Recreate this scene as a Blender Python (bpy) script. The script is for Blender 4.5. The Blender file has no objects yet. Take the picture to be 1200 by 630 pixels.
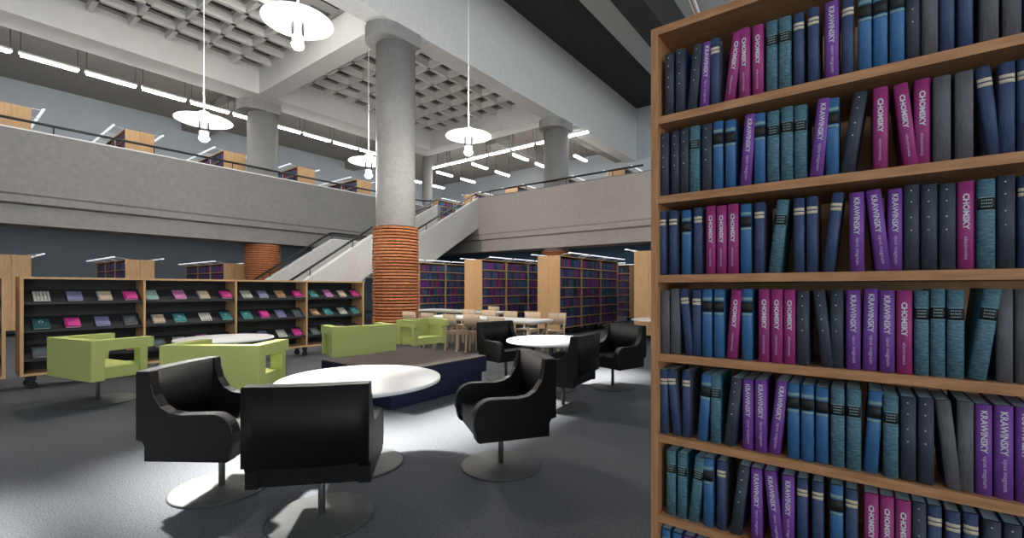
import bpy, bmesh, math, random
from mathutils import Vector, Matrix
R = random.Random(7)
sc = bpy.context.scene
COL = sc.collection
PI = math.pi
rad = math.radians

# ------------------------------------------------------------------ camera
TH = rad(37.3); CT, ST = math.cos(TH), math.sin(TH)
F, HZ, EYE = 531.0, 338.0, 1.4
cam = bpy.data.cameras.new('camera'); cam_o = bpy.data.objects.new('camera', cam); COL.objects.link(cam_o)
cam.sensor_width = 36; cam.lens = 36*F/1200; cam.shift_y = (HZ-315)/1200
cam.clip_start = .05; cam.clip_end = 200
cam_o.location = (0, 0, EYE); cam_o.rotation_euler = (PI/2, 0, TH)
sc.camera = cam_o
def rf(r, f): return Vector((r*CT-f*ST, r*ST+f*CT))
def at(px, f): return rf((px-600)/F*f, f)
def floor_at(px, py): return at(px, F*EYE/(py-HZ))
def ang_rf(r, f):            # world heading of a camera-space direction
    d = rf(r, f); return math.atan2(d.y, d.x)
def x_on_y(px, y):
    r = (px-600)/F; return y*(r*CT-ST)/(r*ST+CT)

# ------------------------------------------------------------------ materials
MATS = {}
def mat(name, col, rough=.6, metal=0, noise=None, bump=0, scale=40, stretch=(1,1,1), emit=0, spec=.5, coat=0, sheen=0, detail=4):
    if name in MATS: return MATS[name]
    m = bpy.data.materials.new(name); m.use_nodes = True
    nt = m.node_tree; b = nt.nodes['Principled BSDF']
    b.inputs['Base Color'].default_value = (*col, 1)
    b.inputs['Roughness'].default_value = rough
    b.inputs['Metallic'].default_value = metal
    b.inputs['Specular IOR Level'].default_value = spec
    if coat: b.inputs['Coat Weight'].default_value = coat
    if emit:
        b.inputs['Emission Color'].default_value = (*col, 1); b.inputs['Emission Strength'].default_value = emit
    if noise is not None or bump:
        tc = nt.nodes.new('ShaderNodeTexCoord'); mp = nt.nodes.new('ShaderNodeMapping')
        mp.inputs['Scale'].default_value = stretch
        nt.links.new(tc.outputs['Object'], mp.inputs['Vector'])
        nz = nt.nodes.new('ShaderNodeTexNoise'); nz.inputs['Scale'].default_value = scale; nz.inputs['Detail'].default_value = detail
        nt.links.new(mp.outputs[0], nz.inputs['Vector'])
        if noise is not None:
            cr = nt.nodes.new('ShaderNodeValToRGB')
            cr.color_ramp.elements[0].position = .3; cr.color_ramp.elements[1].position = .7
            cr.color_ramp.elements[0].color = (*noise, 1); cr.color_ramp.elements[1].color = (*col, 1)
            nt.links.new(nz.outputs['Fac'], cr.inputs[0]); nt.links.new(cr.outputs[0], b.inputs['Base Color'])
        if bump:
            bp = nt.nodes.new('ShaderNodeBump'); bp.inputs['Strength'].default_value = bump; bp.inputs['Distance'].default_value = .01
            nt.links.new(nz.outputs['Fac'], bp.inputs['Height']); nt.links.new(bp.outputs[0], b.inputs['Normal'])
    MATS[name] = m
    return m
M_carpet = mat('carpet', (.170,.178,.192), 1, noise=(.066,.071,.081), bump=.6, scale=105, spec=.05, detail=6)
M_conc = mat('concrete', (.55,.55,.545), .85, noise=(.49,.49,.485), bump=.25, scale=9, spec=.2, detail=12)
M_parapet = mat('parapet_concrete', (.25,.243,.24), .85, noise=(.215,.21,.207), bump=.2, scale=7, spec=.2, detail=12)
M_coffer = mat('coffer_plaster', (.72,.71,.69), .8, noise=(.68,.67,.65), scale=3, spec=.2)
M_tray = mat('coffer_tray_shade', (.34,.335,.325), .8, noise=(.31,.305,.295), scale=3, spec=.2)  # tray tone darkened: shade of the coffer recesses put into the colour
M_spine = mat('pale_concrete', (.74,.74,.73), .85, noise=(.67,.67,.66), bump=.25, scale=9, spec=.2, detail=12)
M_column = mat('column_concrete', (.31,.306,.298), .85, noise=(.265,.26,.254), bump=.25, scale=9, spec=.2, detail=12)
M_panel = mat('coffer_panel_shade', (.17,.18,.165), .8, noise=(.155,.165,.15), scale=2, spec=.2)  # green-grey panel, its dark tone holding the shade of the recess
M_shadeceil = mat('shade_dark_ceiling', (.055,.054,.055), .9, noise=(.045,.044,.045), scale=5, spec=.1)  # near-black tone that puts the high ceiling's shade into the colour
M_gceil = mat('gallery_ceiling', (.33,.32,.305), .85, noise=(.30,.29,.275), scale=4, spec=.1)
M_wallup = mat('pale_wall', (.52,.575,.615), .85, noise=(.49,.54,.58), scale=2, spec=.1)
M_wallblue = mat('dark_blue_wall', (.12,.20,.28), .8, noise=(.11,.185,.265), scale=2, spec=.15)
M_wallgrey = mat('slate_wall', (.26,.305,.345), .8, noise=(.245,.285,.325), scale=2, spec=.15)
M_parapetw = mat('warmlit_parapet', (.49,.45,.42), .85, noise=(.44,.40,.375), bump=.2, scale=7, spec=.2, detail=12)  # parapet concrete with the pendants' warm light mixed into the colour
M_cap = mat('sunlit_cap', (.82,.82,.82), .5, noise=(.75,.75,.75), scale=8)  # near-white: sunlight on the stair copings put into the colour
M_black = mat('black_metal', (.012,.012,.014), .4, noise=(.010,.010,.012), scale=30)
M_brick = mat('brick_slat', (.56,.235,.105), .75, noise=(.32,.105,.042), bump=.3, scale=9, stretch=(1,1,8), spec=.2)
M_brickdark = mat('slat_core', (.10,.03,.012), .9, noise=(.08,.022,.01), scale=20)
M_oak = mat('oak_veneer', (.60,.385,.20), .5, noise=(.50,.30,.145), scale=5, stretch=(6,6,.7), bump=.05, spec=.3)
M_walnut = mat('near_oak', (.50,.255,.12), .5, noise=(.33,.155,.068), scale=7, stretch=(1.2,9,9), bump=.12, spec=.35)
M_walnutv = mat('near_oak_upright', (.50,.255,.12), .5, noise=(.35,.165,.072), scale=7, stretch=(9,9,1.0), bump=.12, spec=.35)
M_oakback = mat('brightened_oak_back', (.80,.56,.34), .5, noise=(.70,.46,.26), scale=5, stretch=(6,6,.7), spec=.3)  # oak lightened in place of light reaching the near bookcase's back
M_birch = mat('birch', (.58,.45,.32), .5, noise=(.50,.38,.26), scale=6, stretch=(5,5,1), spec=.3)
M_white = mat('white_laminate', (.86,.86,.86), .3, noise=(.84,.84,.84), scale=5)
M_whitep = mat('white_paint', (.80,.80,.80), .4, noise=(.78,.78,.78), scale=5)
M_edge = mat('table_edge', (.62,.62,.60), .5, noise=(.58,.58,.56), scale=12)
M_leather = mat('black_leather', (.0065,.0066,.007), .48, noise=(.005,.005,.006), bump=.12, scale=90, spec=.22)
M_stitch = mat('stitching', (.10,.10,.10), .8, noise=(.08,.08,.08), scale=200)
M_steel = mat('brushed_steel', (.085,.09,.089), .55, metal=.15, noise=(.07,.074,.073), spec=.2, scale=30)
M_steeld = mat('dark_steel', (.14,.145,.145), .5, metal=.6, noise=(.12,.125,.125), scale=30)
M_green = mat('lime_wool', (.47,.52,.18), .95, noise=(.43,.48,.165), bump=.3, scale=160, spec=.1)
M_navy = mat('navy_upholstery', (.012,.016,.045), .7, noise=(.009,.012,.035), bump=.2, scale=120, spec=.25)
M_brown = mat('brown_upholstery', (.055,.042,.034), .8, noise=(.046,.035,.028), bump=.2, scale=120, spec=.2)
M_dshelf = mat('charcoal_shelf', (.022,.024,.027), .5, noise=(.018,.02,.022), scale=10)
M_pages = mat('page_block', (.62,.87,1.0), .9, noise=(.56,.80,.96), scale=300, stretch=(1,.05,.05), spec=.1)
M_paper = mat('paper', (.75,.74,.70), .9, noise=(.66,.65,.6), scale=200)
M_print = mat('silver_print', (.62,.60,.66), .6, noise=(.56,.54,.60), scale=50)
M_print2 = mat('lilac_print', (.56,.44,.64), .6, noise=(.50,.38,.58), scale=50)
M_cream = mat('cream_band', (.62,.55,.42), .7, noise=(.52,.45,.33), scale=120)
M_pale = mat('pale_green_line', (.20,.32,.33), .7, noise=(.17,.28,.29), scale=120)
M_blk = mat('black_label', (.006,.007,.009), .6, noise=(.005,.005,.006), scale=60)
M_tube = mat('lit_tube', (1,1,1), .4, emit=36)
M_glow = mat('lit_shade', (1,.985,.96), .4, emit=.92)
M_bulb = mat('lit_bulb', (1,.93,.84), .4, emit=1250)
M_frost = mat('frosted_glass', (.85,.83,.80), .5, noise=(.82,.80,.77), scale=4, emit=.75)
M_led = mat('shelf_light_white', (.9,.93,1), .4, emit=.9)
B_MAT = {
 'C': mat('magenta_cloth', (.33,.034,.185), .6, noise=(.28,.027,.16), scale=90, bump=.1),
 'K': mat('purple_cloth', (.18,.055,.32), .6, noise=(.15,.045,.275), scale=90, bump=.1),
 'B': mat('blue_cloth', (.040,.145,.33), .55, noise=(.030,.115,.27), scale=30, stretch=(3,3,.6), bump=.1),
 'N': mat('navy_cloth', (.040,.072,.165), .6, noise=(.024,.042,.10), scale=60, stretch=(3,3,.5), bump=.2),
 'D': mat('studded_black_cloth', (.044,.057,.078), .65, noise=(.024,.031,.044), scale=50, stretch=(5,5,.5), bump=.2),
 'G': mat('grey_cloth', (.125,.125,.138), .75, noise=(.075,.077,.09), scale=40, stretch=(5,5,.5), bump=.2),
 'T': mat('teal_leather', (.105,.235,.30), .6, noise=(.030,.085,.125), scale=60, stretch=(1,1,3.5), bump=.4, detail=8),
}
B_SIDE = {
 'C': mat('magenta_board', (.24,.014,.12), .5, noise=(.2,.01,.1), scale=60),
 'K': mat('purple_board', (.15,.02,.26), .5, noise=(.13,.018,.22), scale=60),
 'B': mat('blue_board', (.03,.12,.27), .5, noise=(.025,.1,.23), scale=60),
 'N': mat('navy_board', (.16,.13,.14), .8, noise=(.04,.05,.10), scale=80),
 'D': mat('ultramarine_board', (.03,.05,.17), .5, noise=(.025,.04,.14), scale=60),
 'G': mat('bluegrey_board', (.02,.05,.12), .6, noise=(.016,.04,.10), scale=60),
 'T': mat('teal_board', (.015,.16,.22), .5, noise=(.012,.13,.18), scale=60),
}
g = bpy.data.materials.new('clear_glass'); g.use_nodes = True; nt = g.node_tree; nt.nodes.clear()
o_ = nt.nodes.new('ShaderNodeOutputMaterial'); mx = nt.nodes.new('ShaderNodeMixShader'); tr = nt.nodes.new('ShaderNodeBsdfTransparent'); gl = nt.nodes.new('ShaderNodeBsdfGlossy')
gl.inputs['Roughness'].default_value = .05; tr.inputs[0].default_value = (.93,.94,.95,1)
fr = nt.nodes.new('ShaderNodeFresnel'); fr.inputs[0].default_value = 1.3
nt.links.new(fr.outputs[0], mx.inputs[0]); nt.links.new(tr.outputs[0], mx.inputs[1]); nt.links.new(gl.outputs[0], mx.inputs[2]); nt.links.new(mx.outputs[0], o_.inputs[0])
M_glass = g

# ------------------------------------------------------------------ mesh helpers
class MB:
    def __init__(s): s.bm = bmesh.new(); s.mi = 0
    def _tag(s, faces):
        for f in faces: f.material_index = s.mi
    def box(s, x0, y0, z0, x1, y1, z1, M=None):
        v = [s.bm.verts.new((x, y, z)) for x in (x0, x1) for y in (y0, y1) for z in (z0, z1)]
        fs = [s.bm.faces.new([v[i] for i in q]) for q in ((0,1,3,2),(4,6,7,5),(0,4,5,1),(2,3,7,6),(0,2,6,4),(1,5,7,3))]
        if M is not None:
            for q in v: q.co = M @ q.co
        s._tag(fs); return v
    def prism(s, poly, axis, lo, hi, smooth=False):
        # poly: 2d points in the two other axes (order x,y,z without axis)
        def P(a, b, c):
            return (c, a, b) if axis == 0 else (a, c, b) if axis == 1 else (a, b, c)
        A = [s.bm.verts.new(P(a, b, lo)) for a, b in poly]; B = [s.bm.verts.new(P(a, b, hi)) for a, b in poly]
        n = len(poly); fs = [s.bm.faces.new(A[::-1]), s.bm.faces.new(B)]
        for i in range(n):
            f = s.bm.faces.new((A[i], A[(i+1)%n], B[(i+1)%n], B[i])); f.smooth = smooth; fs.append(f)
        s._tag(fs); return A+B
    def lathe(s, prof, n=32, c=(0,0), smooth=True, close=False):
        rings = []
        for r, z in prof:
            if r < 1e-5: rings.append([s.bm.verts.new((c[0], c[1], z))])
            else: rings.append([s.bm.verts.new((c[0]+r*math.cos(2*PI*i/n), c[1]+r*math.sin(2*PI*i/n), z)) for i in range(n)])
        fs = []
        pairs = list(zip(rings[:-1], rings[1:]))
        if close: pairs.append((rings[-1], rings[0]))
        for a, b in pairs:
            for i in range(n):
                j = (i+1) % n
                if len(a) == 1 and len(b) == 1: continue
                if len(a) == 1: f = s.bm.faces.new((a[0], b[i], b[j]))
                elif len(b) == 1: f = s.bm.faces.new((a[i], b[0], a[j]))
                else: f = s.bm.faces.new((a[i], b[i], b[j], a[j]))
                f.smooth = smooth; fs.append(f)
        s._tag(fs)
    def tube(s, pts, r, n=8):
        pts = [Vector(p) for p in pts]; rings = []
        for k, p in enumerate(pts):
            d = (pts[min(k+1, len(pts)-1)] - pts[max(k-1, 0)]).normalized()
            u = d.cross(Vector((0,0,1)));
            if u.length < .05: u = d.cross(Vector((1,0,0)))
            u.normalize(); w = d.cross(u)
            rings.append([s.bm.verts.new(p + u*r*math.cos(2*PI*i/n) + w*r*math.sin(2*PI*i/n)) for i in range(n)])
        fs = [s.bm.faces.new(rings[0][::-1]), s.bm.faces.new(rings[-1])]
        for a, b in zip(rings[:-1], rings[1:]):
            for i in range(n):
                f = s.bm.faces.new((a[i], a[(i+1)%n], b[(i+1)%n], b[i])); f.smooth = True; fs.append(f)
        s._tag(fs)
    def mesh(s, name, mats, bevel=0, seg=2):
        if bevel:
            es = [e for e in s.bm.edges if len(e.link_faces) == 2 and e.calc_face_angle(0) > .5]
            bmesh.ops.bevel(s.bm, geom=es, offset=bevel, segments=seg, profile=.7, affect='EDGES', clamp_overlap=True)
        bmesh.ops.recalc_face_normals(s.bm, faces=s.bm.faces[:])
        me = bpy.data.meshes.new(name); s.bm.to_mesh(me); s.bm.free()
        for m in (mats if isinstance(mats, (list, tuple)) else [mats]): me.materials.append(m)
        return me
    def obj(s, name, mats, parent=None, bevel=0, seg=2, loc=None, rz=None):
        return link(name, s.mesh(name, mats, bevel, seg), parent, loc, rz)
def link(name, me, parent=None, loc=None, rz=None):
    o = bpy.data.objects.new(name, me); COL.objects.link(o)
    if parent is not None: o.parent = parent
    if loc is not None: o.location = loc
    if rz is not None: o.rotation_euler = (0, 0, rz)
    return o
def tag(o, label, cat, group=None):
    o['label'] = label; o['category'] = cat
    if group: o['group'] = group
    return o
def thing(name, label, cat, loc=(0,0,0), rz=0, group=None):
    o = bpy.data.objects.new(name, None); COL.objects.link(o); o.location = loc; o.rotation_euler = (0,0,rz); o.empty_display_size = .1
    return tag(o, label, cat, group)
KIDS = {}
def kids(o):
    return [c for c in ALLK.get(o.name, [])]
def dup(root, loc, rz, label, cat=None, group=None):
    r = root.copy(); COL.objects.link(r); r.location = loc; r.rotation_euler = (0, 0, rz); r['label'] = label
    if group: r['group'] = group
    for c in root.children:
        d = c.copy(); COL.objects.link(d); d.parent = r
        for e in c.children:
            h = e.copy(); COL.objects.link(h); h.parent = d
    return r
def struct(name, mb, m, bevel=0):
    o = mb.obj(name, m, None, bevel); o['kind'] = 'structure'; return o
ORD = ['zeroth','first','second','third','fourth','fifth','sixth','seventh','eighth','ninth','tenth','eleventh','twelfth','thirteenth','fourteenth','fifteenth','sixteenth','seventeenth','eighteenth','nineteenth','twentieth','twenty-first','twenty-second','twenty-third','twenty-fourth','twenty-fifth','twenty-sixth','twenty-seventh','twenty-eighth','twenty-ninth','thirtieth','thirty-first','thirty-second','thirty-third','thirty-fourth']

# ------------------------------------------------------------------ the shell
ZB, ZU, ZPT = 8.42, 4.35, 5.56         # beam undersides, upper floor, parapet tops
XL, YR = -17.4, 15.7                   # balcony fronts
XW, YW = -25.0, 24.0
b = MB(); b.box(-26, -9, -.2, 9, 25, 0); struct('floor', b, M_carpet)
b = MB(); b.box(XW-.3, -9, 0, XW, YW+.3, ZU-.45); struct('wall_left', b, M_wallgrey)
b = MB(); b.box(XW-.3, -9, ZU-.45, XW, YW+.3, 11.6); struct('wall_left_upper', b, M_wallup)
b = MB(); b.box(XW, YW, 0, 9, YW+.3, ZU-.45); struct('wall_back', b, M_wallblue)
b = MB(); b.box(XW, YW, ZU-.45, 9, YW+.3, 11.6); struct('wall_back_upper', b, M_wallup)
# gallery floors
b = MB(); b.box(XW, -9, ZU-.45, XL-.25, YW, ZU); struct('floor_left_gallery', b, M_conc)
b = MB(); b.box(XL-.25, YR+.25, ZU-.45, 9, YW, ZU); struct('floor_right_gallery', b, M_conc)
# balcony fronts
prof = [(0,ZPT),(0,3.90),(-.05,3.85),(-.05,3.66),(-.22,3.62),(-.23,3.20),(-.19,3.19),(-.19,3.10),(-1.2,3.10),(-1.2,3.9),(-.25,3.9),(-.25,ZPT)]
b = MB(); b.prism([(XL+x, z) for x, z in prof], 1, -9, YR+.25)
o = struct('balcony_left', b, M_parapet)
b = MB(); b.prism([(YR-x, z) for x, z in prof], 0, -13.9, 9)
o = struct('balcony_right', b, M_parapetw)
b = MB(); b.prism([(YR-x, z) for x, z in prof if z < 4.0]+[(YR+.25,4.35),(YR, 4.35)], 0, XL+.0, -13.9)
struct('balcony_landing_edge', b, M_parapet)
b = MB(); b.box(XL, YR, 4.35, -16.62, YR+.2, ZPT); struct('balcony_return', b, M_parapet)
b = MB(); b.box(XL-.26, -9, ZPT, XL+.01, YR+.26, ZPT+.035); struct('trim_left_cap', b, M_cap)
b = MB(); b.box(-13.9, YR-.01, ZPT, 9, YR+.26, ZPT+.03); struct('trim_right_cap', b, M_parapet)
b = MB(); b.box(9, -9, 0, 9.3, YW+.3, 4.6); b.box(9, -9, 10.6, 9.3, YW+.3, 11.6)
for y in (-9, -3, 3, 9, 15, 21): b.box(9, y, 4.6, 9.3, y+.6, 10.6)
struct('wall_right', b, M_wallup)  # unseen wall; its window openings are made up for the fill lamps
b = MB(); b.box(-25, -9.3, 0, 9, -9, 1.8); b.box(-25, -9.3, 6.2, 9, -9, 11.6)
for x in (-25, -17, -9.4, -1.8, 5.4): b.box(x, -9.3, 1.8, x+.5, -9, 6.2)
struct('wall_front', b, M_wallup)  # unseen wall; window band put in to carry the fill lamps
# beams
b = MB(); b.box(-10.33, -9, ZB, -9.67, YW, 11.4); struct('beam_spine', b, M_spine)
b = MB(); b.box(-18.2, -9, ZB, -17.15, 16.4, 11.4); struct('beam_left', b, M_coffer)
b = MB(); b.box(-17.15, 7.47, ZB, -10.33, 8.1, 11.4); struct('beam_cross', b, M_coffer)
b = MB(); b.box(-17.15, 15.7, ZB, -10.33, 16.4, 11.4); struct('beam_right', b, M_coffer)
b = MB(); b.box(-17.15, -.45, ZB, -12.9, .2, 11.4); b.box(-11.2, -.45, ZB, -10.33, .2, 11.4); struct('beam_near', b, M_coffer)  # unseen beam, gap cut so the sun strip runs on
# gallery ceilings and their downstand beams
b = MB(); b.box(XW, -9, 9.2, -18.2, YW, 9.5); struct('ceiling_left_gallery', b, M_gceil)
b = MB(); b.box(-18.2, 16.4, 9.2, -10.33, YW, 9.5); struct('ceiling_right_gallery', b, M_gceil)
b = MB(); b.box(-10.9, 17.6, ZB+.1, -10.33, YW, 9.2); struct('beam_gallery_edge', b, M_gceil)
b = MB(); b.box(-15.2, 17.7, 8.75, -14.5, YW, 9.2); struct('beam_gallery_middle', b, M_gceil)
b = MB(); b.box(XW, 15.9, 8.75, -18.2, 16.6, 9.2); struct('beam_gallery_corner', b, M_gceil)
b = MB(); b.box(XW, 7.45, 8.75, -18.2, 8.55, 9.2); struct('beam_gallery_cross', b, M_gceil)
# high ceiling to the right, its shaded strip coloured dark, and its beam
b = MB(); b.box(-9.67, -3, 11.3, -7.6, YW, 11.6); struct('ceiling_shade_strip', b, M_shadeceil)  # same ceiling, with shade beside the spine beam coloured in
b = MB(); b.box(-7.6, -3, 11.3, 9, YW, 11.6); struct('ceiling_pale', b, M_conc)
b = MB(); b.box(-5.8, -3, 9.9, -5.0, YW, 11.3); struct('beam_dark', b, M_shadeceil)
# coffered bays: rib grid, stepped trays, closing panels; the near bay has an added slot, shaped for the sun strip
def coffers(name, x0, x1, y0, y1, nx, ny, slot=None):
    rib = MB(); pan = MB(); tray = MB()
    dx, dy = (x1-x0)/nx, (y1-y0)/ny; w = .075; z0, z1 = 9.16, 9.37
    def open_(i, j): return slot is not None and ((5 <= i < 7 and j < 2) or (6 <= i < 8 and 2 <= j < 7))
    for i in range(1, nx):
        x = x0+i*dx
        if slot and slot[0] < i < slot[1]: continue
        rib.prism([(x-.06, z0), (x+.06, z0), (x+w, z1), (x-w, z1)], 1, y0, y1)
    for j in range(1, ny):
        y = y0+j*dy
        if slot:
            rib.prism([(y-.06, z0), (y+.06, z0), (y+w, z1), (y-w, z1)], 0, x0, x0+slot[0]*dx)
            rib.prism([(y-.06, z0), (y+.06, z0), (y+w, z1), (y-w, z1)], 0, x0+slot[1]*dx, x1)
        else:
            rib.prism([(y-.06, z0), (y+.06, z0), (y+w, z1), (y-w, z1)], 0, x0, x1)
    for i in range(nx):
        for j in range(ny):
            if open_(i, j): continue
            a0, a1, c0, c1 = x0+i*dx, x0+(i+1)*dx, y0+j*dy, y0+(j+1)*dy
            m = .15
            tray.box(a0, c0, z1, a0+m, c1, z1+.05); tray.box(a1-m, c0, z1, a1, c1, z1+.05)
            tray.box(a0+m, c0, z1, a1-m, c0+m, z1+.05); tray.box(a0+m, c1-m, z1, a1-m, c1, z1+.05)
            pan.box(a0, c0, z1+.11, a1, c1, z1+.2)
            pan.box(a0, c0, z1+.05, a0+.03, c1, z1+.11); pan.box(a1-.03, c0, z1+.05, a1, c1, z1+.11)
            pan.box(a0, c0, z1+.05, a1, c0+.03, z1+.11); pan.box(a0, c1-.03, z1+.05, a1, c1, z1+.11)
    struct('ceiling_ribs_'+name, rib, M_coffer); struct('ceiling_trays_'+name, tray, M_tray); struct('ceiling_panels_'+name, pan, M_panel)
coffers('far', -17.15, -10.33, 8.1, 15.7, 8, 8)
coffers('near', -17.15, -10.33, .2, 7.47, 8, 8, (5, 8, 0, 8))
b = MB(); b.box(-17.15, -9, 9.2, -12.9, -.45, 9.6); b.box(-12.9, -9, 9.2, -11.2, -2.6, 9.6); b.box(-11.2, -9, 9.2, -10.33, -.45, 9.6); struct('ceiling_entry', b, M_coffer)  # unseen roof, gap left to extend the sun strip

# ------------------------------------------------------------------ columns
CA, CB, CD, CC = (-10.2, 8.06), (-18.2, 8.06), (-10.2, 16.5), (-18.35, 16.6)
def column(x, y, r, label, zb, cap=True, brick=True):
    t = thing('round_column', label, 'column', (x, y, 0))
    b = MB(); b.lathe([(0,0),(r,0),(r,ZB-.36 if cap else ZB),(0,ZB-.36 if cap else ZB)], 40); b.obj('shaft', M_column, t)
    if cap:
        b = MB(); n = 14; rr = r*1.06
        p = [(rr*math.cos(a), -rr*.55+rr*math.sin(a)) for a in [PI+PI*i/n for i in range(n+1)]] + [(rr, rr*.75), (-rr, rr*.75)]
        b.prism(p, 2, ZB-.36, ZB); b.obj('capital', M_column, t)
    if brick:
        b = MB(); b.lathe([(r+.005,0),(r+.035,0),(r+.035,zb),(r+.005,zb)], 40, close=True); b.obj('core', M_brickdark, t)
        b = MB(); z = .02; rr = random.Random(3)
        while z < zb-.05:
            R1 = r+.09
            b.lathe([(R1-.06, z), (R1+rr.uniform(-.016,.016), z), (R1+rr.uniform(-.010,.010), z+.054), (R1-.06, z+.054)], 20, smooth=False, close=True)
            z += .083
        b.obj('brick_cladding', M_brick, t)
    return t
column(*CA, .53, 'thick concrete column with orange brick slat base, in front of the staircase', 3.09)
column(*CB, .53, 'concrete column behind left balcony, brick base above the low display case', 3.09)
column(*CD, .53, 'concrete column behind right balcony, above the far bookcases', 3.0)
column(*CC, .27, 'slender plain concrete column on the upper floor at the stair corner', 0, cap=False, brick=False)

# ------------------------------------------------------------------ staircase
st = thing('staircase', 'concrete staircase with landing rising to the upper floor behind the brick column', 'staircase', (-15.25, 6.75, 0))
OX, OY = -15.25, 6.75
def S(y): return y-OY
top = [(6.75,1.2),(10.0,3.35),(11.85,3.35),(15.7,ZPT)]
bot = [(15.7,4.2),(12.0,1.98),(9.9,1.95),(6.9,0.0)]
poly = [(S(6.75),0)]+[(S(y),z) for y, z in top]+[(S(y),z) for y, z in bot]
for x0, x1 in ((-16.8,-16.62),(-14.08,-13.9)):
    b = MB(); b.prism(poly, 0, x0-OX, x1-OX); b.obj('side_wall', M_conc, st)
    b = MB()
    for (ya,za),(yb,zb) in zip(top[:-1], top[1:]):
        v = b.prism([(S(ya),za),(S(yb),zb),(S(yb),zb+.03),(S(ya),za+.03)], 0, x0-OX-.01, x1-OX+.01)
    b.obj('coping', M_cap, st)
b = MB()
n1 = 13
for i in range(n1):
    y0 = 6.75+i*(3.25/n1); b.box(-1.37, S(y0), max(0,(i-1.2)*2.15/n1), 1.17, S(y0+3.25/n1)+.02, (i+1)*2.15/n1)
b.box(-1.37, S(10.0), 1.95, 1.17, S(11.85), 2.15)
for i in range(n1):
    y0 = 11.85+i*(3.85/n1); b.box(-1.37, S(y0), 2.15+(i-.2)*2.2/n1, 1.17, S(y0+3.85/n1)+.0, 2.15+(i+1)*2.2/n1)
b.obj('steps', M_conc, st)
b = MB(); b.prism([(S(12.0),1.98),(S(15.65),4.08),(S(15.65),4.2),(S(11.9),2.1)], 0, -1.37, 1.17); b.obj('soffit', M_gceil, st)
RZ = .24
def rail(name, label, pts, posts, foot):
    t = thing(name, label, 'handrail', pts[0])
    o0 = Vector(pts[0])
    b = MB(); b.tube([Vector(p)-o0 for p in pts], .038, 8); b.obj('rail', M_black, t)
    for p in posts:
        p = Vector(p)-o0
        b = MB(); b.tube([p, p+Vector((0,0,foot))], .016, 6); b.box(p.x-.05, p.y-.05, p.z, p.x+.05, p.y+.05, p.z+.012); b.obj('post', M_black, t)
    return t
def on_top(y):
    for (ya,za),(yb,zb) in zip(top[:-1], top[1:]):
        if ya <= y <= yb: return za+(zb-za)*(y-ya)/(yb-ya)
    return 0
for x, lab in ((-16.71,'black handrail on the left, far side of the staircase'),(-13.99,'black handrail on the right, near side of the staircase')):
    pts = [(x, y, z+.03+RZ) for y, z in top]
    if x < -16: pts = pts + [(-17.1, YR+.1, ZPT+.27), (XL-.12, YR-.3, ZPT+.28)]
    rail('stair_handrail', lab, pts, [(x, y, on_top(y)+.03) for y in (6.9, 7.65, 9.2, 10.05, 11.2, 12.6, 14.2, 15.3)], RZ)
yy = [.03+2.235*i for i in range(-2, 8)]
rail('balcony_handrail', 'long black handrail on posts along the left balcony', [(XL-.12,-9,ZPT+.28),(XL-.12,YR-.32,ZPT+.28)], [(XL-.12,y,ZPT+.035) for y in yy if y < YR-.3], .245)
rail('balcony_handrail', 'long black handrail on posts along the right balcony', [(-13.82,YR+.12,ZPT+.28),(-6.13,YR+.12,ZPT+.28)], [(x,YR+.12,ZPT+.03) for x in (-13.3,-11.3,-9.3,-7.3)], .25)

# ------------------------------------------------------------------ bookcases
BW, BD, BT = 1.35, .79, 2.38            # bay, double depth, top
BZ = [.25,.553,.853,1.156,1.451,1.747,2.045]
BL = 3*BW+.026
def make_bookcase(label, oak, oakv):
    t = thing('bookcase', label, 'bookcase', (0,0,0), 0, 'tall double-sided bookcases')
    for x0 in (0, BL-.026):
        for y0, y1 in ((0, BD/2-.003), (BD/2+.003, BD)):
            b = MB(); b.box(x0, y0, .19, x0+.026, y1, BT); b.obj('end_panel', oakv, t, .003)
    for k in (1, 2):
        b = MB(); b.box(k*BW-.012, .004, .2, k*BW+.026, BD-.004, BT-.03); b.obj('upright', oakv, t)
    b = MB(); b.box(.026, 0, BT-.028, BL-.026, BD, BT); b.obj('top_panel', oak, t)
    b = MB(); b.box(.026, BD/2-.006, .25, BL-.026, BD/2+.006, BT-.028); b.obj('back_panel', M_oak if oak is M_oak else M_oakback, t)
    for side in (0, 1):
        for z in BZ:
            for k in range(3):
                b = MB(); y0, y1 = (.003, BD/2-.008) if side == 0 else (BD/2+.008, BD-.003)
                b.box(k*BW+.0265, y0, z-.028, (k+1)*BW-(.0125 if k < 2 else .0005), y1, z); b.obj('shelf', oak, t, .003)
    for k in range(4):
        b = MB(); x = .15+k*(BL-.3)/3
        b.box(x-.05, .12, .10, x+.05, BD-.12, .222); b.box(x-.03, .14, 0, x+.03, .22, .11); b.box(x-.03, BD-.22, 0, x+.03, BD-.14, .11); b.obj('foot', M_black, t)
    for k in range(3):
        for s in (0, 1):
            y = -.27 if s == 0 else BD+.27; yt = .1 if s == 0 else BD-.1
            b = MB(); b.box(k*BW+.08, y-.03, BT+.058, (k+1)*BW-.06, y+.03, BT+.082); lt = b.obj('shelf_light', M_led, t)
            for x in (k*BW+.16, (k+1)*BW-.16):
                b = MB(); b.tube([(x, yt, BT), (x, (yt+y)/2, BT+.05), (x, y, BT+.05)], .010, 6)
                b.obj('arm', M_whitep, lt)
    return t
P_OAK = make_bookcase('far bookcase of three bays under the right balcony, beside the brick column', M_oak, M_oak)
near = make_bookcase('near bookcase filling the right edge, shelves packed with blue, purple and magenta books', M_walnut, M_walnutv)
near['group'] = 'nearest bookcase'
YN = 1.686
near.location = (-.622, YN, 0)
P_OAK.location = (-6.94, 11.43, 0); P_OAK.rotation_euler = (0,0,PI/2)
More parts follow.
